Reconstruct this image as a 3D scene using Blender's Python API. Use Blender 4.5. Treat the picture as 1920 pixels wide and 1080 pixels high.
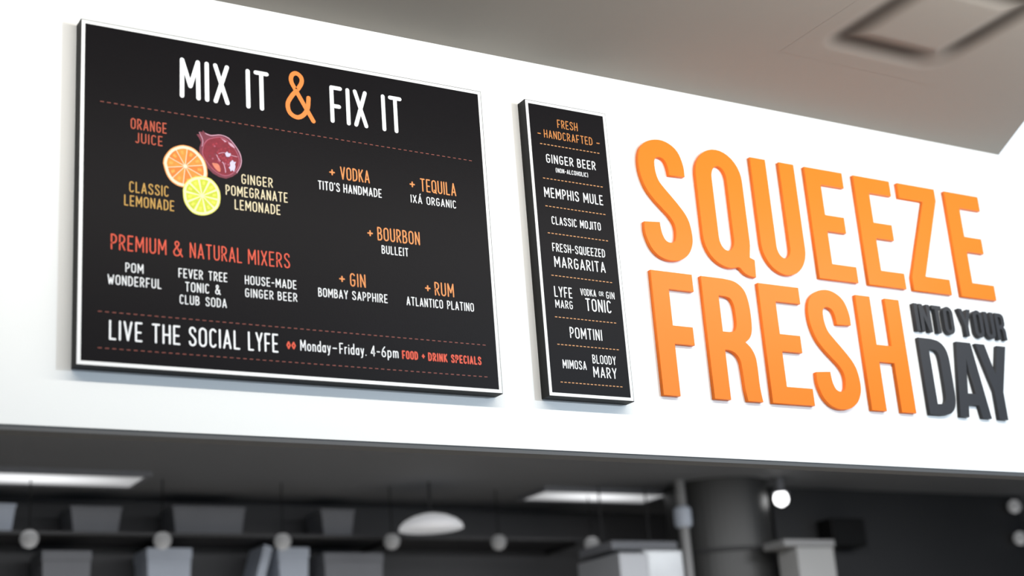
import bpy, bmesh, math, random
from mathutils import Matrix, Vector
for o in list(bpy.data.objects): bpy.data.objects.remove(o)
S = bpy.context.scene
COL = S.collection
WALL_Y = 3.6                # plane of the white sign wall

# ------------------------------------------------------------------ camera
cam_data = bpy.data.cameras.new('camera')
cam = bpy.data.objects.new('camera', cam_data); COL.objects.link(cam)
RX, DN, FW = (0.86093776, -0.50337422, -0.07348853), (0.09412938, 0.2995988, -0.94941046), (0.49992583, 0.81046588, 0.30531822)
M = Matrix(((RX[0], -DN[0], -FW[0], 0), (RX[1], -DN[1], -FW[1], 0), (RX[2], -DN[2], -FW[2], 1.6), (0, 0, 0, 1)))
cam.matrix_world = M
cam_data.sensor_width = 36; cam_data.lens = 2832 / 1920 * 36
cam_data.clip_start = .05; cam_data.clip_end = 100
cam_data.dof.use_dof = True
cam_data.dof.focus_distance = 4.5
cam_data.dof.aperture_fstop = (cam_data.lens / 1000) / 0.034
cam_data.dof.aperture_blades = 0
S.camera = cam

# ------------------------------------------------------------------ world, lights, exposure
W = bpy.data.worlds.new('world'); S.world = W; W.use_nodes = True
bg = W.node_tree.nodes['Background']
bg.inputs[0].default_value = (.50, .72, 1.0, 1); bg.inputs[1].default_value = .55
S.view_settings.view_transform = 'Standard'; S.view_settings.look = 'None'
S.view_settings.exposure = 0; S.view_settings.gamma = 1; S.view_settings.use_curve_mapping = False

def area(name, loc, target, sx, sy, power, col=(1, 1, 1)):
    l = bpy.data.lights.new(name, 'AREA'); l.shape = 'RECTANGLE'; l.size = sx; l.size_y = sy
    l.energy = power; l.color = col
    o = bpy.data.objects.new(name, l); COL.objects.link(o); o.location = loc
    d = Vector(target) - Vector(loc); o.rotation_euler = d.to_track_quat('-Z', 'Z' if abs(d.z) < .01 else 'Y').to_euler()
    return o
# long wall-washing track light on the dining-room ceiling, in front of the sign wall
area('track_light', (2.4, 2.2, 3.60), (2.4, 3.6, 2.9), 5.6, .05, 55, (1, .955, .88))
# daylight from the windows on the right side of the dining room
area('window_light', (4.7, -.6, 3.1), (2.6, 3.6, 3.0), .22, .22, 112, (.74, .87, 1))
# unseen fill added below the kitchen ceiling to brighten the dark room
area('kitchen_fill', (4.5, 5.6, 3.36), (4.5, 5.8, 0), 8, 1.0, 330, (.97, .98, 1))

# ------------------------------------------------------------------ helpers
def tag(o, label=None, cat=None, group=None, kind=None):
    if label: o['label'] = label
    if cat: o['category'] = cat
    if group: o['group'] = group
    if kind: o['kind'] = kind
    return o

def empty(name, loc, label, cat, group=None):
    o = bpy.data.objects.new(name, None); COL.objects.link(o); o.location = loc
    o.empty_display_size = .05
    return tag(o, label, cat, group)

def link(name, bm, mats, parent=None, loc=(0, 0, 0), smooth=False, label=None):
    me = bpy.data.meshes.new(name); bm.to_mesh(me); bm.free()
    for m in (mats if isinstance(mats, (list, tuple)) else [mats]): me.materials.append(m)
    if smooth:
        for p in me.polygons: p.use_smooth = True
    o = bpy.data.objects.new(name, me); COL.objects.link(o); o.location = loc
    if parent: o.parent = parent
    if label: o['label'] = label
    return o

def box(bm, x0, x1, y0, y1, z0, z1, bev=0, mat=0):
    vs = [bm.verts.new((x, y, z)) for x in (x0, x1) for y in (y0, y1) for z in (z0, z1)]
    fs = [(0, 1, 3, 2), (4, 6, 7, 5), (0, 4, 5, 1), (2, 3, 7, 6), (0, 2, 6, 4), (1, 5, 7, 3)]
    faces = [bm.faces.new([vs[i] for i in f]) for f in fs]
    for f in faces: f.material_index = mat
    if bev:
        es = list({e for f in faces for e in f.edges})
        bmesh.ops.bevel(bm, geom=es, offset=bev, segments=2, affect='EDGES', profile=.6)
    bmesh.ops.recalc_face_normals(bm, faces=bm.faces)
    return bm

def B(*a, **k): return box(bmesh.new(), *a, **k)

def lathe(bm, prof, cx=0, cy=0, n=24, mat=0):
    rings = []
    for r, z in prof:
        rings.append([bm.verts.new((cx + r * math.cos(2 * math.pi * i / n), cy + r * math.sin(2 * math.pi * i / n), z)) for i in range(n)])
    for a, b in zip(rings, rings[1:]):
        for i in range(n):
            f = bm.faces.new((a[i], a[(i + 1) % n], b[(i + 1) % n], b[i])); f.material_index = mat
    bm.faces.new(rings[0][::-1]); bm.faces.new(rings[-1])
    bmesh.ops.recalc_face_normals(bm, faces=bm.faces)
    return bm

def mat(name, col, rough=.5, spec=.5, metal=0, var=0, scale=8, bump=0, bscale=60, emit=None, estr=0, coat=0):
    m = bpy.data.materials.new(name); m.use_nodes = True
    nt = m.node_tree; p = nt.nodes['Principled BSDF']
    p.inputs['Base Color'].default_value = (*col, 1)
    p.inputs['Roughness'].default_value = rough
    p.inputs['Metallic'].default_value = metal
    p.inputs['Specular IOR Level'].default_value = spec
    p.inputs['Coat Weight'].default_value = coat
    tc = nt.nodes.new('ShaderNodeTexCoord')
    if var:
        n = nt.nodes.new('ShaderNodeTexNoise'); n.inputs['Scale'].default_value = scale; n.inputs['Detail'].default_value = 4
        r = nt.nodes.new('ShaderNodeMapRange'); r.inputs['To Min'].default_value = 1 - var; r.inputs['To Max'].default_value = 1 + var
        mx = nt.nodes.new('ShaderNodeVectorMath'); mx.operation = 'SCALE'; mx.inputs[0].default_value = col
        nt.links.new(tc.outputs['Object'], n.inputs['Vector']); nt.links.new(n.outputs[0], r.inputs[0])
        nt.links.new(r.outputs[0], mx.inputs['Scale']); nt.links.new(mx.outputs[0], p.inputs['Base Color'])
    if bump:
        n2 = nt.nodes.new('ShaderNodeTexNoise'); n2.inputs['Scale'].default_value = bscale
        b = nt.nodes.new('ShaderNodeBump'); b.inputs['Strength'].default_value = bump; b.inputs['Distance'].default_value = .002
        nt.links.new(tc.outputs['Object'], n2.inputs['Vector']); nt.links.new(n2.outputs[0], b.inputs['Height'])
        nt.links.new(b.outputs[0], p.inputs['Normal'])
    if emit:
        p.inputs['Emission Color'].default_value = (*emit, 1); p.inputs['Emission Strength'].default_value = estr
    return m

MT = {}
MT['wall'] = mat('white_wall_paint', (.90, .895, .87), .7, .3, bump=.15, bscale=180)
MT['ceiling'] = mat('greige_ceiling_paint', (.33, .305, .272), .85, .1)
MT['floor'] = mat('warm_concrete_floor', (.42, .38, .33), .55, .4, var=.15, scale=3)
MT['soffit_shade'] = mat('dark_soffit_trim', (.10, .10, .10), .6, .3)  # dark colour stands in for shade under the wall
MT['box'] = mat('black_board_edge', (.008, .008, .0075), .6, .25, bump=.1)
MT['border'] = mat('white_board_border', (.88, .87, .85), .45, .4)
MT['face'] = mat('black_printed_face', (.0075, .0066, .0075), .42, .06, var=.12, scale=2, bump=.12, bscale=260)
MT['orange'] = mat('orange_acrylic', (.93, .205, .019), .35, .12, var=.03, scale=3)
MT['charcoal'] = mat('charcoal_acrylic', (.036, .0355, .038), .45, .25, var=.06, scale=5)
def ink(name, c): MT[name] = mat(name + '_ink', c, .5, .3)
ink('white', (.87, .87, .87)); ink('title_orange', (.80, .235, .045)); ink('spirit_orange', (.78, .27, .075))
ink('red', (.72, .085, .038)); ink('juice_red', (.50, .085, .040)); ink('mustard', (.55, .31, .065)); ink('cream', (.78, .66, .42))
ink('dash_red', (.27, .07, .05)); ink('dash_tan', (.62, .29, .11)); ink('head_orange', (.62, .23, .055))

# ------------------------------------------------------------------ the setting
def struct(name, bm, m, **k): return tag(link(name, bm, m, **k), kind='structure')

struct('wall_front', B(-2.5, 9, WALL_Y, WALL_Y + .06, 2.475, 5.2), MT['wall'])
struct('soffit_shade_1', B(-2.5, 9, WALL_Y + .004, WALL_Y + .058, 2.462, 2.4748), MT['soffit_shade'])  # added strip, painted dark for the dim underside of the wall
struct('floor', B(-6, 14, -6, 10.5, -.1, 0), MT['floor'])

CZ = 3.714
VX0, VX1, VY0, VY1 = 3.06, 3.74, 2.55, 3.23      # opening for the ceiling diffuser
def slab():
    bm = bmesh.new()
    # outline in plan: right edge is cut on the diagonal where it meets the sign wall
    def edge(y): return 4.45 - (3.6 - y) * .60
    quads = [
        [(-4, 3.599), (VX0, 3.599), (VX0, -5), (-4, -5)],
        [(VX0, 3.599), (VX1, 3.599), (VX1, VY1), (VX0, VY1)],
        [(VX0, VY0), (VX1, VY0), (VX1, 1.9), (VX0, 1.9)],
        [(VX1, 3.599), (edge(3.6), 3.599), (edge(VY1), VY1), (VX1, VY1)],
        [(VX1, VY1), (edge(VY1), VY1), (edge(2.63), 2.63), (VX1, 2.63)],
        [(VX1, 2.63), (edge(2.63), 2.63), (edge(2.63), 1.9), (VX1, 1.9)],
        [(VX0, 1.9), (edge(2.63), 1.9), (edge(2.63), -5), (VX0, -5)],
    ]
    for q in quads:
        lo = [bm.verts.new((x, y, CZ)) for x, y in q]; hi = [bm.verts.new((x, y, CZ + .16)) for x, y in q]
        bm.faces.new(lo); bm.faces.new(hi[::-1])
        for i in range(len(q)): bm.faces.new((lo[i], hi[i], hi[(i + 1) % len(q)], lo[(i + 1) % len(q)]))
    bmesh.ops.remove_doubles(bm, verts=bm.verts, dist=1e-5)
    bmesh.ops.recalc_face_normals(bm, faces=bm.faces)
    return bm
struct('ceiling', slab(), MT['ceiling'])

# square ceiling diffuser: channel round a flat plate, soft shade put into the colour
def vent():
    t = empty('ceiling_vent', ((VX0 + VX1) / 2, (VY0 + VY1) / 2, CZ), 'square ceiling air diffuser with a rounded channel in painted shade around a flat plate', 'vent')
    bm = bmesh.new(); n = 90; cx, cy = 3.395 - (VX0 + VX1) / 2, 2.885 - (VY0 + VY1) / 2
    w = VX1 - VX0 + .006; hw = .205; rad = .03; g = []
    for i in range(n + 1):
        row = []
        for j in range(n + 1):
            x = -w / 2 + w * i / n; y = -w / 2 + w * j / n
            qx, qy = abs(x - cx) - (hw - rad), abs(y - cy) - (hw - rad)
            sd = math.hypot(max(qx, 0), max(qy, 0)) + min(max(qx, qy), 0) - rad
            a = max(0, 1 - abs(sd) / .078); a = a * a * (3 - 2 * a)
            k = 1 - .75 * math.exp(-(((x - cx - hw) / .07) ** 2 + ((y - cy - hw) / .07) ** 2))  # channel fades out at the lit corner, light put into the shape
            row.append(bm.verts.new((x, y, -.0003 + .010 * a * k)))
        g.append(row)
    for i in range(n):
        for j in range(n): bm.faces.new((g[i][j], g[i][j + 1], g[i + 1][j + 1], g[i + 1][j]))
    m = mat('vent_shade_paint', (.33, .305, .272), .85, .1)
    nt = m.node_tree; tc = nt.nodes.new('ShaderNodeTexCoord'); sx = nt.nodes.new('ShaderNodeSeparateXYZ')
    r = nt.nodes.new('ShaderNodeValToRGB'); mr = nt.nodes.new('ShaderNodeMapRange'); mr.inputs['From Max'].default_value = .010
    r.color_ramp.elements[0].color = (.33, .305, .272, 1); r.color_ramp.elements[1].color = (.075, .066, .057, 1)  # ramp darkens the channel with depth, standing in for shade
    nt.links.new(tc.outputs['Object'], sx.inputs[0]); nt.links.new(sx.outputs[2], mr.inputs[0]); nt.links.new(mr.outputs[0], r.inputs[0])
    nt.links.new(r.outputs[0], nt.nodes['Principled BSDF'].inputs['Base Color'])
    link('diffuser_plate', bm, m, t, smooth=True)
    link('vent_housing', B(-.33, .33, -.33, .33, .05, .12), MT['soffit_shade'], t)
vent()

# ------------------------------------------------------------------ single-line alphabet for the printed menus (cap height 1)
def arc(cx, cy, rx, ry, a0, a1, n=10):
    return [(cx + rx * math.cos(math.radians(a0 + (a1 - a0) * i / n)), cy + ry * math.sin(math.radians(a0 + (a1 - a0) * i / n))) for i in range(n + 1)]
def crom(P, n=6):
    out = []; Q = [P[0]] + list(P) + [P[-1]]
    for i in range(1, len(Q) - 2):
        p0, p1, p2, p3 = Q[i - 1:i + 3]
        for k in range(n):
            t = k / n
            out.append(tuple(.5 * (2 * p1[d] + (p2[d] - p0[d]) * t + (2 * p0[d] - 5 * p1[d] + 4 * p2[d] - p3[d]) * t * t + (3 * p1[d] - p0[d] - 3 * p2[d] + p3[d]) * t ** 3) for d in (0, 1)))
    return out + [P[-1]]
def oval(w, y0=0, y1=1, n=8):
    r = w / 2; ry = min(.22, (y1 - y0) / 2)
    return arc(r, y1 - ry, r, ry, 0, 180, n) + arc(r, y0 + ry, r, ry, 180, 360, n) + [(w, y1 - ry)]
def bowl(x0, w, y0, y1, r=.2):
    return [(x0, y1)] + arc(x0 + w - min(w, r), y1 - r, min(w, r), r, 90, 0, 6) + arc(x0 + w - min(w, r), y0 + r, min(w, r), r, 0, -90, 6) + [(x0, y0)]
AMP = crom([(.56, -.03), (.20, .60), (.10, .80), (.12, .94), (.21, 1.0), (.31, .94), (.33, .82), (.25, .66), (.10, .46), (.01, .27), (.05, .08), (.20, 0), (.34, .07), (.44, .24), (.47, .48)])
Scv = crom([(.36, .80), (.33, .93), (.2, 1.0), (.07, .95), (.02, .80), (.06, .66), (.19, .53), (.33, .38), (.38, .22), (.33, .06), (.19, 0), (.06, .05), (.01, .19)])
G = {
 'A': (.42, [[(0, 0), (.21, 1), (.42, 0)], [(.07, .27), (.35, .27)]]),
 'B': (.36, [[(0, 0)] + [(0, 1)] + bowl(0, .32, .53, 1, .2)[1:], [(0, .53)] + bowl(0, .36, 0, .53, .22)[1:]]),
 'C': (.36, [arc(.19, .76, .18, .24, 30, 180, 8) + arc(.19, .24, .18, .24, 180, 330, 8)]),
 'D': (.38, [[(0, 0), (0, 1)] + bowl(0, .38, 0, 1, .30)[1:]]),
 'E': (.32, [[(.32, 1), (0, 1), (0, 0), (.32, 0)], [(0, .47), (.27, .47)]]),
 'F': (.32, [[(.32, 1), (0, 1), (0, 0)], [(0, .45), (.26, .45)]]),
 'G': (.38, [arc(.19, .76, .18, .24, 30, 180, 8) + arc(.19, .24, .18, .24, 180, 360, 8) + [(.37, .48), (.21, .48)]]),
 'H': (.38, [[(0, 0), (0, 1)], [(.38, 0), (.38, 1)], [(0, .47), (.38, .47)]]),
 'I': (.0, [[(0, 0), (0, 1)]]),
 'J': (.26, [[(.26, 1)] + arc(.13, .16, .13, .20, 0, -150, 8)]),
 'K': (.38, [[(0, 0), (0, 1)], [(.36, 1), (0, .40)], [(.12, .55), (.38, 0)]]),
 'L': (.30, [[(0, 1), (0, 0), (.30, 0)]]),
 'M': (.52, [[(0, 0), (.01, 1), (.265, .30), (.51, 1), (.52, 0)]]),
 'N': (.38, [[(0, 0), (0, 1), (.38, 0), (.38, 1)]]),
 'O': (.40, [oval(.40)]),
 'P': (.34, [[(0, 0), (0, 1)] + bowl(0, .34, .42, 1, .24)[1:]]),
 'Q': (.40, [oval(.40), [(.22, .2), (.42, -.04)]]),
 'R': (.36, [[(0, 0), (0, 1)] + bowl(0, .34, .46, 1, .24)[1:], [(.14, .46), (.36, 0)]]),
 'S': (.38, [Scv]),
 'T': (.38, [[(0, 1), (.38, 1)], [(.19, 1), (.19, 0)]]),
 'U': (.38, [[(0, 1)] + arc(.19, .22, .19, .22, 180, 360, 10) + [(.38, 1)]]),
 'V': (.40, [[(0, 1), (.20, 0), (.40, 1)]]),
 'W': (.56, [[(0, 1), (.14, 0), (.28, .68), (.42, 0), (.56, 1)]]),
 'X': (.38, [[(0, 1), (.38, 0)], [(.38, 1), (0, 0)]]),
 'Y': (.40, [[(0, 1), (.20, .45)], [(.40, 1), (.20, .45), (.20, 0)]]),
 'Z': (.36, [[(0, 1), (.36, 1), (0, 0), (.36, 0)]]),
 '&': (.56, [AMP[:44], AMP[44:67], AMP[66:]]),
 '+': (.34, [[(0, .5), (.34, .5)], [(.17, .28), (.17, .72)]]),
 '-': (.24, [[(0, .45), (.24, .45)]]),
 "'": (.0, [[(0, .86), (0, 1)]]),
 '.': (.0, [[(0, 0), (0, .01)]]),
 '(': (.12, [arc(.14, .5, .14, .6, 110, 250, 8)]),
 ')': (.12, [arc(-.02, .5, .14, .6, 70, -70, 8)]),
 '4': (.38, [[(.29, 0), (.29, 1), (0, .27), (.38, .27)]]),
 '6': (.36, [crom([(.30, 1), (.14, .78), (.03, .50), (0, .28), (.05, .08), (.18, 0), (.32, .08), (.36, .28), (.31, .48), (.18, .56), (.05, .46)])]),
 'a': (.30, [[(.30, .64), (.30, 0)], oval(.30, 0, .62)]),
 'o': (.34, [oval(.34, 0, .64)]),
 'n': (.28, [[(0, 0), (0, .64)], arc(.14, .46, .14, .18, 180, 0, 8) + [(.28, 0)]]),
 'd': (.32, [[(.32, 1.02), (.32, 0)], oval(.32, 0, .64)]),
 'y': (.30, [[(0, .64), (.16, 0)], [(.30, .64), (.12, -.22), (.03, -.27)]]),
 'r': (.18, [[(0, 0), (0, .64)], arc(.13, .44, .13, .2, 180, 70, 6)]),
 'i': (.0, [[(0, 0), (0, .62)], [(0, .86), (0, .88)]]),
 'p': (.32, [[(0, -.28), (0, .64)], oval(.32, 0, .64)]),
 'm': (.48, [[(0, 0), (0, .64)], arc(.12, .46, .12, .18, 180, 0, 6) + [(.24, 0)], arc(.36, .46, .12, .18, 180, 0, 6) + [(.48, 0)]]),
}
G['Á'] = (.42, G['A'][1] + [[(.20, 1.14), (.28, 1.30)]])

def stroke(bm, pts, w, y, cap=8):
    """flat round-ended ribbon of width w through pts (x,z), facing -Y; no overlapping faces"""
    r = w / 2
    P = [pts[0]]
    for p in pts[1:]:
        if math.hypot(p[0] - P[-1][0], p[1] - P[-1][1]) > w * .04: P.append(p)
    if len(P) == 1: P.append((P[0][0], P[0][1] + w * .05))
    closed = math.hypot(P[0][0] - P[-1][0], P[0][1] - P[-1][1]) < w * .3 and len(P) > 4
    if closed: P = P[:-1]
    n = len(P)
    def V(x, z): return bm.verts.new((x, y, z))
    def dr(a, b):
        d = (b[0] - a[0], b[1] - a[1]); l = math.hypot(*d); return d[0] / l, d[1] / l
    secs = []          # per point: (incoming left, incoming right, outgoing left, outgoing right)
    for i, p in enumerate(P):
        if closed: a, b = dr(P[i - 1], p), dr(p, P[(i + 1) % n])
        else:
            a = dr(P[i - 1], p) if i else None; b = dr(p, P[i + 1]) if i < n - 1 else None
            a = a or b; b = b or a
        dot = max(-1, min(1, a[0] * b[0] + a[1] * b[1])); cr = a[0] * b[1] - a[1] * b[0]
        t = (a[0] + b[0], a[1] + b[1]); l = math.hypot(*t) or 1e-9; t = (t[0] / l, t[1] / l)
        ch = max(.12, t[0] * a[0] + t[1] * a[1])
        if dot > .86:
            q = (V(p[0] - t[1] * r / ch, p[1] + t[0] * r / ch), V(p[0] + t[1] * r / ch, p[1] - t[0] * r / ch)); secs.append((*q, *q))
        else:
            sg = 1 if cr > 0 else -1       # inner side: left when turning left
            lim = min(r / ch, 4.5 * w)
            inn = V(p[0] - sg * t[1] * lim, p[1] + sg * t[0] * lim)
            a0 = math.atan2(-sg * a[0], sg * a[1]); a1 = math.atan2(-sg * b[0], sg * b[1])
            d = (a1 - a0 + math.pi) % (2 * math.pi) - math.pi
            ar = [V(p[0] + r * math.cos(a0 + d * k / 4), p[1] + r * math.sin(a0 + d * k / 4)) for k in range(5)]
            bm.faces.new([inn] + ar)
            secs.append((inn, ar[0], inn, ar[-1]) if sg > 0 else (ar[0], inn, ar[-1], inn))
    for i in range(n if closed else n - 1):
        A, Bq = secs[i], secs[(i + 1) % n]
        q = [A[2], A[3], Bq[1], Bq[0]]
        if len(set(q)) >= 3: bm.faces.new(list(dict.fromkeys(q)))
    if not closed:
        for p, o, (l, rr) in ((P[0], P[1], secs[0][:2]), (P[-1], P[-2], secs[-1][2:])):
            d = dr(o, p)
            s = 1 if p is P[-1] else -1     # which corner comes first walking round the cap
            a0 = math.atan2(-d[0], d[1])
            mid = [V(p[0] + r * math.cos(a0 + math.pi * k / 6), p[1] + r * math.sin(a0 + math.pi * k / 6)) for k in range(1, 6)]
            first, last = (rr, l) if s == 1 else (l, rr)
            bm.faces.new([first] + mid + [last])

rnd = random.Random(4)
def word(bm, s, x0, x1, z, h, wt, y):
    """centre-line letters spaced to run from x0 to x1"""
    gap = .17; w = wt * h
    tot = sum(G[c][0] for c in s) + (gap + wt) * (len(s) - 1)
    if tot == 0: k = 1
    else: k = (x1 - x0 - w) / h / tot
    x = x0 + w / 2
    hh = h - w
    for c in s:
        gw, st = G[c]
        for i, pl in enumerate(st):
            pp = [(x + px * k * h, z + w / 2 + py * hh) for px, py in pl]
            stroke(bm, pp, w, y - .0001 * (i % 3))
        x += (gw + gap + wt) * k * h
def fixnormals(bm):
    bm.normal_update()
    for f in bm.faces:
        if f.normal.y > 0: f.normal_flip()
    return bm

def lettering(parent, rows, m, label, wt=.12):
    bm = bmesh.new()
    for s, v, h, ws in rows:
        for t, (a, b) in zip(s.split(), ws): word(bm, t, a, b, v, h, wt, 0)
    return link('lettering', fixnormals(bm), m, parent, (0, -.0006, 0), label=label)

def dashes(parent, u0, u1, v0, v1, n, duty, th, m, label):
    bm = bmesh.new(); p = (u1 - u0) / (n - 1 + duty)
    for i in range(n):
        a = u0 + p * i; b = a + p * duty; z = v0 + (v1 - v0) * (a - u0) / (u1 - u0)
        bm.faces.new([bm.verts.new(c) for c in ((a, 0, z - th / 2), (b, 0, z - th / 2), (b, 0, z + th / 2), (a, 0, z + th / 2))])
    return link('dashed_line', fixnormals(bm), m, parent, (0, -.0006, 0), label=label)

def board(x0, z0, w, h, label, border):
    D = .042
    t = empty('menu_board', (x0, WALL_Y, z0), label, 'sign')
    link('board_body', B(0, w, -D + .0008, 0, 0, h, bev=.0004), MT['box'], t, label='black board edge')
    # white border: four mitred strips framing the black face
    bm = bmesh.new(); e = .0020; b = border; y0, y1 = -D, -D + .0041
    out = [(e, e), (w - e, e), (w - e, h - e), (e, h - e)]; inn = [(b, b), (w - b, b), (w - b, h - b), (b, h - b)]
    for i in range(4):
        j = (i + 1) % 4; q = [out[i], out[j], inn[j], inn[i]]
        f = [bm.verts.new((x, y0, z)) for x, z in q]; g = [bm.verts.new((x, y1, z)) for x, z in q]
        bm.faces.new(f); bm.faces.new(g[::-1])
        for k in range(4): bm.faces.new((f[k], g[k], g[(k + 1) % 4], f[(k + 1) % 4]))
    bmesh.ops.recalc_face_normals(bm, faces=bm.faces)
    link('border', bm, MT['border'], t, label='white border')
    link('face_panel', B(b, w - b, -D + .0003, -D + .0042, b, h - b), MT['face'], t, label='black printed face')
    # the print lies on the face
    pr = (0, -D, 0)
    return t, -D

# ------------------------------------------------------------------ large menu board
board1, FD = board(.938, 2.620, 1.200, .9385, 'large landscape black menu board with white border and fruit picture', .0115)
def row1(rows, m, label, wt):
    o = lettering(board1, rows, MT[m], label, wt); o.location.y = FD - .0004; return o
row1([('MIX IT', .7574, .1190, [(.2649, .4044), (.4518, .5195)])], 'white', 'large white heading words MIX IT', .105)
row1([('FIX IT', .7553, .1157, [(.7018, .8184), (.8632, .9296)])], 'white', 'large white heading words FIX IT', .105)
row1([('&', .7480, .1480, [(.5659, .6557)])], 'title_orange', 'large orange ampersand', .088)
row1([('ORANGE', .6455, .0308, [(.1326, .2287)]), ('JUICE', .6081, .0284, [(.1447, .2176)])], 'juice_red', 'red-orange lettering ORANGE JUICE', .105)
row1([('CLASSIC', .4679, .0301, [(.1293, .2336)]), ('LEMONADE', .4296, .0297, [(.1165, .2481)])], 'mustard', 'mustard lettering CLASSIC LEMONADE', .105)
row1([('GINGER', .5328, .0284, [(.4336, .5230)]), ('POMEGRANATE', .4950, .0292, [(.3888, .5650)]), ('LEMONADE', .4566, .0291, [(.4132, .5427)])], 'cream', 'cream lettering GINGER POMEGRANATE LEMONADE', .105)
for nm, v, h, ws, (pu, pv) in (('VODKA', .5861, .0391, (.7245, .8146), (.6999, .6037)), ('TEQUILA', .5843, .0405, (.9747, 1.0912), (.9490, .6021)),
        ('BOURBON', .4182, .0401, (.8304, .9630), (.8081, .4363)), ('GIN', .2740, .0385, (.7402, .7871), (.7168, .2928)), ('RUM', .2730, .0405, (1.0010, 1.0626), (.9792, .2921))):
    o = row1([(nm, v, h, [ws])], 'spirit_orange', 'orange lettering ' + nm + ' after a plus sign', .095)
    bm = bmesh.new(); bm.from_mesh(o.data)
    stroke(bm, [(pu - .0065, pv), (pu + .0065, pv)], .0042, 0); stroke(bm, [(pu, pv - .0068), (pu, pv + .0068)], .0042, -.00003)
    fixnormals(bm); bm.to_mesh(o.data); bm.free()
for r in (("TITO'S HANDMADE", .5472, .0265, [(.6560, .7214), (.7323, .8500)]), ('IXÁ ORGANIC', .5455, .0247, [(.9414, .9778), (.9921, 1.0884)]),
        ('BULLEIT', .3799, .0250, [(.8413, .9244)]), ('BOMBAY SAPPHIRE', .2357, .0254, [(.6450, .7325), (.7448, .8518)]), ('ATLANTICO PLATINO', .2357, .0257, [(.9100, 1.0245), (1.0379, 1.1241)])):
    row1([r], 'white', 'small white lettering under an orange spirit name', .108)
row1([('PREMIUM & NATURAL MIXERS', .3067, .0422, [(.0830, .2268), (.2443, .2706), (.2886, .4307), (.4475, .5660)])], 'red', 'red lettering PREMIUM & NATURAL MIXERS', .085)
row1([('POM', .2500, .0255, [(.1206, .1669)]), ('WONDERFUL', .2139, .0260, [(.0758, .2134)])], 'white', 'small white two-line lettering, left under the red line', .108)
row1([('FEVER TREE', .2499, .0256, [(.2582, .3233), (.3381, .3893)]), ('TONIC &', .2136, .0265, [(.2755, .3398), (.3555, .3706)]), ('CLUB SODA', .1792, .0250, [(.2608, .3132), (.3294, .3865)])], 'white', 'small white three-line lettering, middle under the red line', .108)
row1([('HOUSE-MADE', .2495, .0249, [(.4376, .5826)]), ('GINGER BEER', .2143, .0243, [(.4375, .5164), (.5285, .5838)])], 'white', 'small white lettering HOUSE-MADE GINGER BEER', .108)
row1([('LIVE THE SOCIAL LYFE', .0694, .0514, [(.0805, .1645), (.1883, .2619), (.2836, .4210), (.4426, .5262)])], 'white', 'white lettering of the bottom line', .098)
row1([('Monday - Friday. 4-6pm', .0801, .0304, [(.5880, .6753), (.6807, .6935), (.7006, .7798), (.7926, .8763)])], 'white', 'white lettering Monday - Friday. 4-6pm', .10)
row1([('FOOD + DRINK SPECIALS', .0794, .0245, [(.8874, .9362), (.9476, .9578), (.9677, 1.0279), (1.0395, 1.1366)])], 'red', 'bold red lettering FOOD + DRINK SPECIALS', .165)
for cu in (.5552, .5694):          # two little ring diamonds before the opening hours
    bm = bmesh.new()
    stroke(bm, [(cu, .0925 + .0085), (cu + .0042, .0925), (cu, .0925 - .0085), (cu - .0042, .0925), (cu, .0925 + .0085)], .0042, 0)
    link('diamond_mark', fixnormals(bm), MT['red'], board1, (0, FD - .0004, 0), label='small red ring diamond')
for a, b in (((.0526, .7099), (1.1516, .7048)), ((.0524, .1407), (1.1540, .1393)), ((.0533, .0469), (1.1527, .0459))):
    o = dashes(board1, a[0], b[0], a[1], b[1], 62, .54, .0021, MT['dash_red'], 'dull red dashed line'); o.location.y = FD - .0004

# fruit picture: flat print, colours only
def poly(bm, pts, y, mi):
    f = bm.faces.new([bm.verts.new((p[0], y, p[1])) for p in pts]); f.material_index = mi; return f
def blob(pts, n=4): return crom(list(pts) + [pts[0]], n)[:-1]
def shrink(pts, c, k): return [(c[0] + (p[0] - c[0]) * k, c[1] + (p[1] - c[1]) * k) for p in pts]
def citrus(name, outl, c, n, cols, rim, a0, label, core):
    ms = [mat(name + '_' + q, col, .5, .3, var=v, scale=s) for q, col, v, s in cols]
    bm = bmesh.new(); O = blob(outl)
    poly(bm, O, 0, 0)
    poly(bm, shrink(O, c, rim[0]), -.0001, 1)
    inner = shrink(O, c, rim[1])
    # segments between thin membranes
    def hit(a):
        best = None
        d = (math.cos(a), math.sin(a))
        for i in range(len(inner)):
            p, q = inner[i - 1], inner[i]
            ex, ey = q[0] - p[0], q[1] - p[1]; den = d[0] * ey - d[1] * ex
            if abs(den) < 1e-12: continue
            t = ((p[0] - c[0]) * ey - (p[1] - c[1]) * ex) / den; s = ((p[0] - c[0]) * d[1] - (p[1] - c[1]) * d[0]) / den
            if t > 0 and -1e-6 <= s <= 1.000001: best = t
        return (c[0] + d[0] * (best or .02), c[1] + d[1] * (best or .02))
    gap = rim[2]
    for i in range(n):
        a, b = a0 + 2 * math.pi * i / n, a0 + 2 * math.pi * (i + 1) / n
        m = (a + b) / 2; cc = (c[0] + core * math.cos(m), c[1] + core * math.sin(m))
        arcp = [hit(a + gap + (b - a - 2 * gap) * k / 6) for k in range(7)]
        poly(bm, [cc] + arcp, -.0002, 2 if i % 2 else 3)
        mid = [((cc[0] * .35 + q[0] * .65), (cc[1] * .35 + q[1] * .65)) for q in arcp[2:5]]
        far = [((cc[0] * .12 + q[0] * .88), (cc[1] * .12 + q[1] * .88)) for q in arcp[4:1:-1]]
        poly(bm, mid + far, -.0003, 4)
    poly(bm, shrink(O, c, rim[3]), -.0004, 1)
    return link(name, fixnormals(bm), ms, board1, (0, FD - .0003, 0), label=label)
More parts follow.
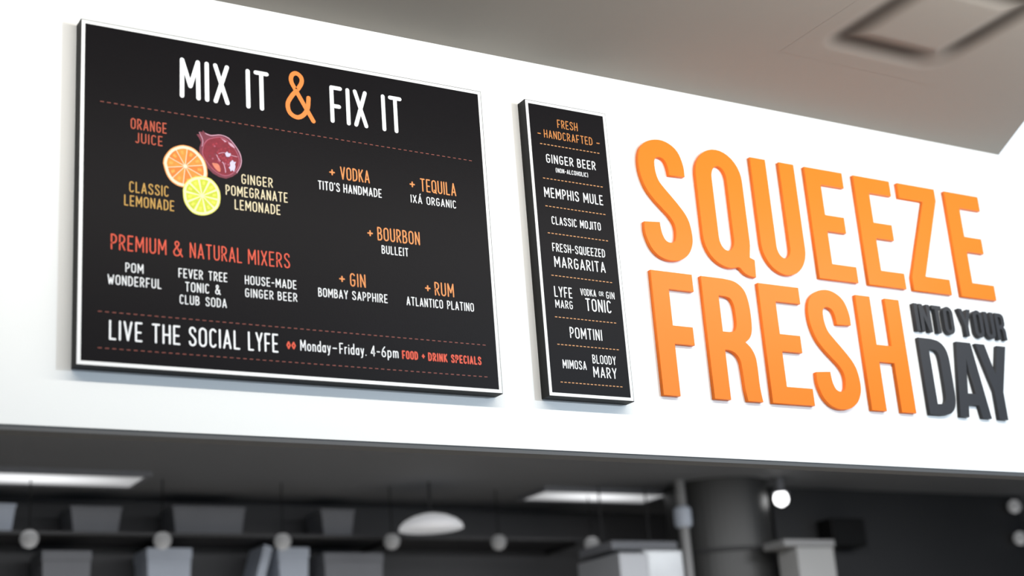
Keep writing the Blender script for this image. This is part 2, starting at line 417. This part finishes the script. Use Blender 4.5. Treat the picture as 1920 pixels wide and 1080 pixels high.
OR = [(.2184, .5612), (.2227, .5804), (.2392, .6043), (.2596, .6168), (.2762, .6207), (.298, .6173), (.3159, .6051), (.3312, .5858), (.3386, .56), (.3371, .5356), (.3175, .5089), (.2943, .4977), (.2728, .5001), (.2564, .5031), (.2388, .5139), (.2263, .5332)]
LI = [(.271, .4919), (.2767, .5112), (.2946, .5296), (.3178, .5377), (.3435, .5365), (.3615, .523), (.3721, .503), (.3738, .4792), (.3683, .4572), (.3526, .4393), (.3293, .4284), (.3039, .4291), (.2862, .4413), (.2738, .4633)]
citrus('orange_slice_print', OR, (.2783, .5606), 10, (('rind', (.85, .33, .08), .1, 60), ('pith', (.88, .72, .52), .08, 60), ('flesh', (.84, .20, .025), .25, 90), ('flesh_light', (.87, .27, .035), .25, 90), ('glint', (.90, .36, .06), .3, 120)), (.955, .83, .018, .085), .2, 'printed orange slice', .003)
o = citrus('lime_slice_print', LI, (.3235, .4830), 10, (('rind', (.72, .68, .10), .1, 60), ('pith', (.86, .85, .45), .08, 60), ('flesh', (.55, .60, .035), .25, 90), ('flesh_light', (.63, .66, .05), .25, 90), ('glint', (.74, .76, .10), .3, 120)), (.955, .84, .06, .07), .5, 'printed yellow-green lime slice', .004)
o.location.y -= .0006
PO = [(.31, .6571), (.3164, .6485), (.3227, .636), (.3173, .6189), (.3179, .6027), (.326, .5851), (.3387, .5654), (.3541, .5514), (.3722, .5433), (.3904, .5412), (.4089, .5498), (.4223, .5612), (.4333, .5818), (.4363, .6014), (.4314, .6225), (.4185, .6425), (.4003, .6617), (.3767, .6676), (.3503, .6621), (.3347, .6651), (.327, .672), (.3264, .6665), (.3178, .6665), (.3191, .6593)]
PI_ = [(.3291, .6315), (.325, .6119), (.3274, .5961), (.3389, .5789), (.3542, .5622), (.3723, .5513), (.3905, .5485), (.4091, .5579), (.4253, .5779), (.4297, .6004), (.4234, .6213), (.4105, .6399), (.3949, .654), (.3766, .6607), (.3555, .6547), (.3397, .6468)]
def pomegranate():
    cols = [((.17, .025, .045), .25, 50), ((.38, .08, .13), .3, 60), ((.21, .007, .022), .45, 70), ((.62, .35, .45), .25, 80), ((.60, .55, .72), .2, 80), ((.68, .20, .12), .3, 80), ((.33, .02, .04), .3, 90)]
    ms = [mat('pomegranate_ink_%s' % 'abcdefg'[i], c, .5, .3, var=v, scale=s) for i, (c, v, s) in enumerate(cols)]
    bm = bmesh.new()
    poly(bm, PO, 0, 0)
    rim = blob(PI_)
    poly(bm, rim, -.00006, 1)
    c = (.378, .604); poly(bm, shrink(rim, c, .955), -.00012, 2)
    stroke(bm, crom([(.3178, .6640), (.3240, .6520), (.3275, .6400), (.3250, .6250)]), .0016, -.00018)
    for f in list(bm.faces)[3:]: f.material_index = 3
    stroke_n = len(bm.faces)
    stroke(bm, crom([(.3347, .6640), (.3503, .6600), (.3767, .6655), (.3990, .6600), (.4170, .6415), (.4300, .6215), (.4345, .6014), (.4315, .5830), (.4210, .5630)]), .0022, -.00018)
    stroke(bm, crom([(.3653, .6058), (.3729, .592), (.3833, .5854), (.3883, .5698), (.3894, .5592)]), .0022, -.00018)
    stroke(bm, crom([(.3706, .6107), (.3864, .6158), (.4021, .6113), (.4232, .609)]), .0014, -.00018)
    bm.faces.ensure_lookup_table()
    for f in bm.faces[stroke_n:]: f.material_index = 3
    poly(bm, blob([(.4017, .5881), (.4060, .5940), (.4098, .5974), (.4130, .5930), (.4189, .5933), (.4160, .5860), (.4174, .5795), (.4131, .5653), (.4085, .5680), (.4039, .564), (.4020, .5700), (.3988, .5741), (.4030, .5800)]), -.0003, 4)
    poly(bm, blob([(.389, .6134), (.3943, .6197), (.3980, .6160), (.4048, .6158), (.402, .6072), (.3928, .6053)]), -.0003, 4)
    poly(bm, [(.3765, .6566), (.387, .6527), (.3948, .6485), (.3882, .6466), (.3860, .6500)], -.0003, 3)
    poly(bm, blob([(.3974, .6475), (.408, .645), (.417, .6341), (.4104, .6353), (.4026, .6401)]), -.0003, 3)
    poly(bm, blob([(.3519, .5808), (.3649, .5813), (.3726, .5757), (.375, .5598), (.3672, .5601), (.3569, .5707)]), -.0003, 5)
    r = random.Random(2)
    for i in range(46):       # seeds
        a = r.uniform(0, 6.28); q = math.sqrt(r.random()) * .8
        x = c[0] + .045 * q * math.cos(a); z = c[1] + .048 * q * math.sin(a); s = r.uniform(.0016, .0036)
        poly(bm, [(x + s * math.cos(k * .785), z + s * math.sin(k * .785)) for k in range(8)], -.0002 - .00001 * (i % 5), r.choice((6, 6, 0, 1, 6)))
    return link('pomegranate_print', fixnormals(bm), ms, board1, (0, FD - .0002, 0), label='printed cut pomegranate')
pomegranate()

# ------------------------------------------------------------------ narrow menu board
board2, FD = board(2.292, 2.6235, .2985, .937, 'narrow upright black menu board with white border listing mixed drinks', .0112)
T2 = [('FRESH', .8552, .0284, [(.1119, .1864)]), ('HANDCRAFTED', .8151, .0273, [(.0597, .2374)])]
def row2(rows, m, label, wt):
    rows = [(s, v + .0025, h, ws) for s, v, h, ws in rows]
    o = lettering(board2, rows, MT[m], label, wt); o.location.y = FD - .0004; return o
o = row2(T2, 'head_orange', 'orange lettering - FRESH HANDCRAFTED -', .10)
bm = bmesh.new(); bm.from_mesh(o.data)
for a, b in ((.0364, .0485), (.2525, .2647)): stroke(bm, [(a + .0015, .8287), (b - .0015, .8287)], .003, 0)
fixnormals(bm); bm.to_mesh(o.data); bm.free()
row2([('GINGER BEER', .7321, .0293, [(.0598, .1585), (.1727, .2406)]), ], 'white', 'white lettering GINGER BEER', .112)
row2([('(NON-ALCOHOLIC)', .7043, .0147, [(.0913, .2090)])], 'white', 'tiny white lettering (NON-ALCOHOLIC)', .12)
row2([('MEMPHIS MULE', .6175, .0330, [(.0422, .1673), (.1835, .2555)])], 'white', 'white lettering MEMPHIS MULE', .108)
row2([('CLASSIC MOJITO', .5320, .0262, [(.0603, .1504), (.1622, .2379)])], 'white', 'white lettering CLASSIC MOJITO', .115)
row2([('FRESH-SQUEEZED', .4451, .0270, [(.0544, .2439)]), ('MARGARITA', .3958, .0345, [(.0568, .2402)])], 'white', 'white lettering FRESH-SQUEEZED MARGARITA', .108)
row2([('LYFE', .3018, .0336, [(.0477, .1106)]), ('MARG', .2678, .0255, [(.0478, .1090)])], 'white', 'white lettering, left in the row under the margarita', .108)
row2([('VODKA', .3151, .0221, [(.1407, .1966)]), ('OR', .3193, .0149, [(.2074, .2238)]), ('GIN', .3134, .0226, [(.2330, .2635)]), ('TONIC', .2677, .0400, [(.1553, .2474)])], 'white', 'white lettering VODKA OR GIN TONIC', .105)
row2([('POMTINI', .1780, .0346, [(.0900, .2040)])], 'white', 'white lettering POMTINI', .105)
row2([('MIMOSA', .0836, .0270, [(.0554, .1383)])], 'white', 'white lettering MIMOSA', .112)
row2([('BLOODY', .1059, .0273, [(.1615, .2453)]), ('MARY', .0632, .0335, [(.1604, .2441)])], 'white', 'white lettering BLOODY MARY', .108)
for v0, v1 in ((.7927, .7922), (.6793, .6791), (.5888, .5876), (.5023, .5012), (.3684, .3667), (.2392, .2383), (.1554, .1548), (.0415, .0402)):
    o = dashes(board2, .0427, .2600, v0 + .0025, v1 + .0025, 17, .62, .0026, MT['dash_tan'], 'tan dashed line'); o.location.y = FD - .0004

# ------------------------------------------------------------------ raised letters on the wall
def outline_O(w, st, y0=-.012, y1=1.012, t=.146):
    o = arc(w / 2, y1 - .25, w / 2, .25, 0, 180, 18) + arc(w / 2, y0 + .25, w / 2, .25, 180, 360, 18)
    iw = w / 2 - st
    i = arc(w / 2, y1 - t - .11, iw, .11, 0, 180, 12) + arc(w / 2, y0 + t + .11, iw, .11, 180, 360, 12)
    return [o, i]
S_TOP = [(.453, .72), (.45, .82), (.41, .93), (.33, .992), (.23, 1.012), (.12, .985), (.04, .92), (.006, .82), (.01, .70), (.05, .579), (.115, .492), (.188, .422), (.25, .365), (.289, .31), (.302, .26), (.298, .205), (.282, .158), (.242, .137), (.195, .15), (.168, .196), (.157, .25), (.154, .30)]
S_BOT = [(0, .287), (.0, .19), (.040, .083), (.1, .02), (.17, -.008), (.24, -.013), (.32, .002), (.40, .055), (.447, .13), (.462, .21), (.45, .317), (.42, .39), (.367, .458), (.30, .53), (.239, .592), (.19, .65), (.167, .72), (.163, .797), (.175, .838), (.207, .858), (.25, .85), (.278, .82), (.292, .77), (.298, .714)]
def loopS(): return [crom(S_TOP, 5) + crom(S_BOT, 5)]
BIG = {
 'S': (.462, loopS()),
 'E': (.425, [[(0, 0), (0, 1), (.422, 1), (.422, .858), (.163, .858), (.163, .582), (.372, .582), (.372, .437), (.163, .437), (.163, .142), (.428, .142), (.428, 0)]]),
 'F': (.402, [[(0, 0), (0, 1), (.402, 1), (.402, .858), (.160, .858), (.160, .562), (.352, .562), (.352, .415), (.160, .415), (.160, 0)]]),
 'H': (.50, [[(0, 0), (0, 1), (.165, 1), (.165, .575), (.335, .575), (.335, 1), (.50, 1), (.50, 0), (.335, 0), (.335, .425), (.165, .425), (.165, 0)]]),
 'Z': (.457, [[(0, 1), (.452, 1), (.452, .885), (.168, .142), (.457, .142), (.457, 0), (0, 0), (0, .122), (.285, .858), (0, .858)]]),
 'U': (.474, [[(0, 1)] + arc(.237, .245, .237, .257, 180, 360, 20) + [(.474, 1), (.309, 1)] + arc(.237, .235, .072, .10, 360, 180, 12) + [(.165, 1)]]),
 'R': (.480, [[(0, 0), (0, 1)] + crom([(.22, 1.0), (.34, .985), (.425, .925), (.46, .82), (.466, .68), (.455, .58), (.425, .52), (.375, .482)], 4) + crom([(.375, .482), (.425, .44), (.46, .37), (.468, .28), (.468, .12), (.482, 0)], 4)[1:] + [(.328, 0)] + crom([(.314, .10), (.308, .25), (.298, .33), (.262, .38), (.21, .402), (.160, .405)], 4) + [(.160, 0)],
            [(.160, .852)] + crom([(.225, .850), (.275, .835), (.302, .78), (.308, .70), (.304, .62), (.278, .568), (.225, .555)], 4) + [(.160, .555)]]),
 'D': (.503, [[(0, 0), (0, 1)] + crom([(.22, 1.0), (.36, .975), (.455, .90), (.497, .78), (.503, .60), (.503, .40), (.497, .22), (.455, .10), (.36, .025), (.22, 0)], 5),
            [(.165, .858)] + crom([(.23, .856), (.29, .84), (.325, .78), (.335, .65), (.335, .35), (.325, .22), (.29, .16), (.23, .144)], 4) + [(.165, .142)]]),
 'A': (.560, [[(.143, 1), (.400, 1), (.560, 0), (.395, 0), (.366, .163), (.182, .163), (.158, 0), (0, 0)], [(.275, .775), (.345, .315), (.204, .315)]]),
 'Y': (.569, [[(0, 1), (.172, 1), (.290, .60), (.402, 1), (.569, 1), (.378, .37), (.378, 0), (.212, 0), (.212, .37)]]),
 'I': (.165, [[(0, 0), (0, 1), (.165, 1), (.165, 0)]]),
 'N': (.490, [[(0, 0), (0, 1), (.165, 1), (.335, .47), (.335, 1), (.490, 1), (.490, 0), (.340, 0), (.155, .58), (.155, 0)]]),
 'T': (.430, [[(0, 1), (.430, 1), (.430, .858), (.298, .858), (.298, 0), (.132, 0), (.132, .858), (0, .858)]]),
 'O': (.478, outline_O(.478, .163)),
}
qo = outline_O(.478, .163)
tail = [(.300, .02), (.346, -.005), (.385, -.042), (.44, -.064), (.497, -.066), (.506, .083), (.458, .092)]
o_ = qo[0]
# merge the tail into the bowl's outer outline (outline runs anticlockwise from the right side)
keep = [p for p in o_ if not (p[1] < .17 and p[0] > .33)]
i_ins = max(i for i, p in enumerate(keep) if p[1] < .3 and p[0] <= .33) + 1
BIG['Q'] = (.506, [keep[:i_ins] + crom([(.340, .0), (.385, -.042), (.44, -.062), (.497, -.066)], 4) + [(.506, .083), (.458, .100)] + [p for p in keep[i_ins:]], qo[1]])

def raised(ch, x0, x1, z0, h, depth, m, label, group, bev=.0009):
    w, loops = BIG[ch]; k = (x1 - x0) / w
    cu = bpy.data.curves.new('tmp', 'CURVE'); cu.dimensions = '2D'; cu.fill_mode = 'BOTH'
    for lp in loops:
        sp = cu.splines.new('POLY'); sp.points.add(len(lp) - 1); sp.use_cyclic_u = True
        for p, q in zip(sp.points, lp): p.co = (q[0] * k, q[1] * h, 0, 1)
    cu.extrude = depth / 2 - bev; cu.bevel_depth = bev; cu.bevel_resolution = 1; cu.offset = -bev
    ob = bpy.data.objects.new('tmp', cu); COL.objects.link(ob)
    me = bpy.data.meshes.new_from_object(ob.evaluated_get(bpy.context.evaluated_depsgraph_get()))
    bpy.data.objects.remove(ob); bpy.data.curves.remove(cu)
    me.transform(Matrix.Rotation(math.pi / 2, 4, 'X')); me.transform(Matrix.Translation((0, -depth / 2, 0)))
    me.materials.clear(); me.materials.append(m); me.name = 'wall_letter'
    o = bpy.data.objects.new('wall_letter', me); COL.objects.link(o); o.location = (x0, WALL_Y, z0)
    return tag(o, label, 'letter', group)

GO, GC, GD = 'large orange raised wall letters', 'small charcoal raised wall letters', 'charcoal raised letters of the word DAY'
for ch, a, b, lab in (('S', 2.7185, 2.9050, 'large orange raised letter S at the start of SQUEEZE'), ('Q', 2.9476, 3.1527, 'large orange raised letter Q with a small tail'),
        ('U', 3.1880, 3.3800, 'large orange raised letter U between Q and E'), ('E', 3.4270, 3.6015, 'large orange raised letter E directly right of the U'),
        ('E', 3.6515, 3.8262, 'large orange raised letter E directly left of the Z'), ('Z', 3.8630, 4.0500, 'large orange raised letter Z'),
        ('E', 4.0980, 4.2750, 'large orange raised letter E ending SQUEEZE, right of the Z')):
    raised(ch, a, b, 3.1065, .4055, .015, MT['orange'], lab, GO)
for ch, a, b, lab in (('F', 2.7223, 2.8840, 'large orange raised letter F, lower row left end'), ('R', 2.9185, 3.1115, 'large orange raised letter R in the lower row'),
        ('E', 3.1515, 3.3262, 'large orange raised letter E in the lower row, between R and S'), ('S', 3.3515, 3.5415, 'large orange raised letter S in the lower row, between E and H'),
        ('H', 3.5765, 3.7790, 'large orange raised letter H ending FRESH')):
    raised(ch, a, b, 2.6590, .4030, .015, MT['orange'], lab, GO)
for ch, a, b, lab in (('I', 3.8440, 3.8610, 'small charcoal raised letter I starting INTO'), ('N', 3.8680, 3.9200, 'small charcoal raised letter N in INTO'), ('T', 3.9310, 3.9770, 'small charcoal raised letter T in INTO'),
        ('O', 3.9840, 4.0320, 'small charcoal raised letter O ending INTO'), ('Y', 4.0620, 4.1230, 'small charcoal raised letter Y starting YOUR'), ('O', 4.1330, 4.1800, 'small charcoal raised letter O in YOUR'),
        ('U', 4.1890, 4.2380, 'small charcoal raised letter U in YOUR'), ('R', 4.2460, 4.2940, 'small charcoal raised letter R ending YOUR')):
    raised(ch, a, b, 2.9570, .1000, .018, MT['charcoal'], lab, GC, .0005)
for ch, a, b, lab in (('D', 3.8434, 3.9804, 'tall charcoal raised letter D starting DAY'), ('A', 3.9890, 4.1437, 'tall charcoal raised letter A in DAY'), ('Y', 4.1232, 4.2786, 'tall charcoal raised letter Y ending DAY')):
    raised(ch, a, b, 2.6590, .2735, .015, MT['charcoal'], lab, GD)

# ------------------------------------------------------------------ kitchen seen under the sign wall
KZ = 3.40
MK = {}
MK['ceil'] = mat('kitchen_ceiling_grey', (.158, .164, .175), .7, .3, var=.08, scale=.8)
MK['wall'] = mat('kitchen_wall_dark', (.075, .075, .079), .6, .4, var=.2, scale=1)
MK['shelf'] = mat('dark_steel_shelf', (.03, .03, .032), .5, .5)
MK['bin'] = mat('grey_plastic_bin', (.16, .165, .18), .5, .4, var=.15, scale=5)
MK['steel'] = mat('brushed_steel', (.34, .35, .36), .35, .5, metal=.8, var=.15, scale=6)
MK['pale'] = mat('pale_blue_grey_plastic', (.42, .46, .53), .5, .4, var=.1, scale=5)
MK['black'] = mat('black_plastic', (.004, .004, .004), .6, .2)
MK['dark'] = mat('dark_grey_laminate', (.026, .026, .027), .55, .3, var=.15, scale=2)
struct('kitchen_ceiling', B(-2.4, 13, WALL_Y + .06, 9.42, KZ, KZ + .1), MK['ceil'])
struct('wall_back', B(-2.4, 13, 9.3, 9.42, 0, KZ), MK['wall'])
struct('wall_left', B(-2.5, -2.4, WALL_Y + .06, 9.42, 0, KZ), MK['wall'])
struct('wall_right', B(13, 13.1, WALL_Y + .06, 9.42, 0, KZ), MK['wall'])

def lens(name, strength):
    """milky lamp cover, brightest over the tube and fading to its rim"""
    m = bpy.data.materials.new(name); m.use_nodes = True; nt = m.node_tree; p = nt.nodes['Principled BSDF']
    p.inputs['Base Color'].default_value = (.22, .22, .22, 1)
    tc = nt.nodes.new('ShaderNodeTexCoord'); mp = nt.nodes.new('ShaderNodeMapping'); gr = nt.nodes.new('ShaderNodeTexGradient'); gr.gradient_type = 'SPHERICAL'
    mp.inputs['Location'].default_value = (-1, -1, 0); mp.inputs['Scale'].default_value = (2, 2, 0)
    nt.links.new(tc.outputs['Generated'], mp.inputs[0]); nt.links.new(mp.outputs[0], gr.inputs[0])
    mt = nt.nodes.new('ShaderNodeMath'); mt.operation = 'MULTIPLY_ADD'; mt.inputs[1].default_value = strength * .75; mt.inputs[2].default_value = strength * .3
    nt.links.new(gr.outputs[0], mt.inputs[0]); nt.links.new(mt.outputs[0], p.inputs['Emission Strength'])
    p.inputs['Emission Color'].default_value = (.97, .98, 1, 1)
    return m
def troffer(x0, x1, yc, label):
    w = x1 - x0; t = empty('ceiling_light', ((x0 + x1) / 2, yc, KZ), label, 'light', 'long kitchen ceiling lights')
    bm = bmesh.new(); e = .03; d = .19
    for a in ((-w / 2, w / 2, -d, -d + e), (-w / 2, w / 2, d - e, d), (-w / 2, -w / 2 + e, -d + e, d - e), (w / 2 - e, w / 2, -d + e, d - e)): box(bm, *a, -.03, 0)
    link('lamp_frame', bm, MK['bin'], t)
    link('diffuser', B(-w / 2 + e, w / 2 - e, -d + e, d - e, -.022, -.004), lens('troffer_lens', 1.3), t)
troffer(1.35, 2.66, 8.58, 'long bright kitchen ceiling light above the left storage shelf')
troffer(5.33, 6.40, 8.62, 'long bright kitchen ceiling light beside the dark round duct')

# high shelf along the back wall with its storage boxes
for z, lab in ((3.13, 'upper long dark wall shelf at the back of the kitchen'), (2.53, 'lower long dark wall shelf at the back of the kitchen, mostly below the frame')):
    t = empty('wall_shelf', (3.6, 9.05, z), lab, 'shelf')
    link('shelf_board', B(-2.2, 2.3, -.2, .25, -.02, 0), MK['shelf'], t)
    for x in (-2.15, -.7, .8, 2.26): link('shelf_bracket', B(x - .015, x + .015, -.16, .25, -.045, -.02), MK['shelf'], t)
def bin_(x0, x1, z0, h, m, label, y0=8.93, d=.26, taper=.02):
    t = empty('storage_box', ((x0 + x1) / 2, y0 + d / 2, z0), label, 'box', 'boxes on the kitchen shelf')
    w = (x1 - x0) / 2; bm = bmesh.new()
    v = [bm.verts.new(c) for c in ((-w + taper, -d / 2 + .01, 0), (w - taper, -d / 2 + .01, 0), (w - taper, d / 2 - .01, 0), (-w + taper, d / 2 - .01, 0), (-w, -d / 2, h * .88), (w, -d / 2, h * .88), (w, d / 2, h * .88), (-w, d / 2, h * .88))]
    for f in ((3, 2, 1, 0), (4, 5, 6, 7), (0, 1, 5, 4), (1, 2, 6, 5), (2, 3, 7, 6), (3, 0, 4, 7)): bm.faces.new([v[i] for i in f])
    link('box_body', bm, m, t)
    link('lid', B(-w - .006, w + .006, -d / 2 - .006, d / 2 + .006, h * .88, h, bev=.006), m, t)
bin_(1.55, 2.02, 3.131, .17, MK['pale'], 'pale blue-grey storage box at the far left of the upper kitchen shelf')
bin_(2.34, 2.64, 3.131, .165, MK['bin'], 'short grey storage box, second from the left on the upper shelf')
bin_(2.96, 3.42, 3.131, .18, MK['bin'], 'wide grey storage box in the middle of the upper shelf')
bin_(3.94, 4.17, 3.131, .18, MK['bin'], 'small grey storage box at the right of the upper shelf')
bin_(2.18, 2.46, 2.531, .50, MK['bin'], 'tall grey storage box, leftmost under the upper shelf')
bin_(2.80, 3.07, 2.531, .52, MK['pale'], 'tall pale storage box under the upper shelf, below the second hanging lamp')
bin_(3.64, 3.84, 2.531, .53, MK['pale'], 'narrow pale storage box under the upper shelf, below the third hanging lamp')
bin_(3.95, 4.36, 2.531, .50, MK['bin'], 'wide dim grey storage box, rightmost under the upper shelf')
# a steel tray leaning on the shelf
bm = B(-.03, .03, -.13, .13, 0, .56, bev=.008)
o = link('steel_tray', bm, MK['pale'], None, (3.42, 9.06, 2.533)); o.rotation_euler = (0, math.radians(16), 0)
tag(o, 'pale narrow tray leaning sideways on the lower kitchen shelf', 'tray')

# six little hanging lamps
ML = lens('small_bulb_glass', .62)
for i, (x, z) in enumerate(((2.025, 3.042), (2.786, 3.041), (3.533, 3.043), (4.271, 3.052), (5.051, 3.054), (5.786, 3.048))):
    lab = ('leftmost small round hanging lamp in the kitchen row', 'second small round hanging lamp from the left', 'third small hanging lamp from the left, above the leaning pale tray', 'fourth small hanging lamp, just left of the dome lamp', 'fifth small hanging lamp, just right of the dome lamp', 'rightmost small hanging lamp, in front of the steel hood')[i]
    t = empty('hanging_lamp', (x, 8.6, z), lab, 'lamp', 'small hanging kitchen lamps')
    link('cord', lathe(bmesh.new(), [(.004, .05), (.004, KZ - z)], n=8), MK['black'], t)
    link('lamp_holder', lathe(bmesh.new(), [(.012, .058), (.022, .05), (.022, .03)], n=16), MK['dark'], t)
    k = (1, 1, 1, .6, .55, .9)[i]
    link('bulb', lathe(bmesh.new(), [(.010, -.052), (.034, -.042), (.050, -.016), (.052, .005), (.044, .028), (.026, .044)], n=20), lens('small_bulb_glass', .30 * k), t, smooth=True)

t = empty('dome_lamp', (4.46, 8.42, 3.10), 'wide glowing dome lamp hanging in the middle of the kitchen', 'lamp')
link('lamp_shade', lathe(bmesh.new(), [(.205, 0), (.198, .024), (.168, .052), (.115, .078), (.055, .094), (.02, .098)], n=36), mat('opal_shade', (.6, .6, .62), .4, .4, emit=(.97, .98, 1), estr=.30), t, smooth=True)
link('stem', lathe(bmesh.new(), [(.008, .098), (.008, KZ - 3.10)], n=10), MK['dark'], t)

# steel hood, pipe, duct, cabinet, partition
t = empty('steel_hood', (5.88, 8.26, 2.33), 'bright steel extractor hood left of the dark duct', 'hood')
link('hood_body', B(-.29, -.06, -.25, .25, 0, .57, bev=.015), mat('pale_steel_panel', (.36, .37, .39), .4, .5, metal=.2, emit=None), t)
link('hood_side', B(-.06, .26, -.20, .25, 0, .60, bev=.015), MK['steel'], t)
link('hood_top', B(-.27, .26, -.15, .25, .60, .66, bev=.01), MK['bin'], t)
for x in (-.2, .18): link('hanger_rod', lathe(bmesh.new(), [(.006, .66), (.006, KZ - 2.35)], x, .05, n=8), MK['dark'], t)
t = empty('steel_pipe', (6.20, 8.10, 0), 'slim grey vertical pipe just left of the dark duct', 'pipe')
link('pipe_tube', lathe(bmesh.new(), [(.035, 0), (.035, KZ)], n=14), mat('grey_pipe', (.20, .20, .20), .4, .5), t)
link('pipe_collar', lathe(bmesh.new(), [(.045, 3.08), (.06, 3.10), (.06, 3.20), (.045, 3.22)], n=16), MK['pale'], t)
t = empty('round_duct', (6.62, 8.25, 0), 'wide dark round duct rising to the kitchen ceiling', 'duct')
link('duct_tube', lathe(bmesh.new(), [(.36, 0), (.36, KZ)], n=48), mat('dark_satin_metal', (.045, .045, .044), .42, .4, metal=.3), t, smooth=False)
link('duct_seam', lathe(bmesh.new(), [(.366, 2.9), (.372, 2.905), (.372, 2.925), (.366, 2.93)], n=48), MK['dark'], t)
t = empty('spotlight', (6.93, 7.93, 3.26), 'small bright spotlight on the kitchen ceiling beside the dark duct', 'light')
link('spot_body', lathe(bmesh.new(), [(.03, KZ - 3.26), (.03, .05), (.055, .04)], n=16), MK['bin'], t)
link('bulb', lathe(bmesh.new(), [(.012, -.05), (.042, -.03), (.050, 0), (.042, .03), (.03, .045)], n=20), mat('spot_glass', (.8, .8, .8), .4, .4, emit=(1, 1, 1), estr=4), t, smooth=True)
t = empty('tall_cabinet', (6.90, 7.72, 0), 'tall grey cabinet in front of the dark duct', 'cabinet')
link('cabinet_body', B(-.16, .16, -.1, .1, 0, 2.88, bev=.01), mat('grey_cabinet', (.27, .27, .265), .5, .4, var=.08, scale=3), t)
link('cabinet_top', B(-.27, .17, -.11, .11, 2.88, 2.93, bev=.01), mat('grey_cabinet_top', (.2, .2, .2), .5, .4), t)
struct('wall_partition', B(7.08, 9.62, 8.2, 8.3, 0, KZ), MK['dark'])
t = empty('wall_speaker', (7.62, 8.2, 3.06), 'small black box speaker mounted on the dark partition', 'speaker')
link('speaker_cabinet', B(-.16, .16, -.16, 0, -.10, .10, bev=.012), MK['black'], t)
link('speaker_grille', B(-.14, .14, -.166, -.16, -.085, .085), MK['black'], t)
for z, lab in ((3.30, 'upper of two small wall lamps at the right end of the partition'), (3.05, 'lower of two small wall lamps at the right end of the partition')):
    t = empty('wall_lamp', (9.47, 8.2, z), lab, 'lamp', 'small wall lamps on the partition')
    link('lamp_base', B(-.03, .03, -.03, 0, -.03, .03, bev=.006), MK['dark'], t)
    bm = bmesh.new(); bmesh.ops.create_uvsphere(bm, u_segments=16, v_segments=10, radius=.05)
    bmesh.ops.translate(bm, verts=bm.verts, vec=(0, -.075, 0))
    link('bulb', bm, lens('wall_lamp_glass', .38), t, smooth=True)
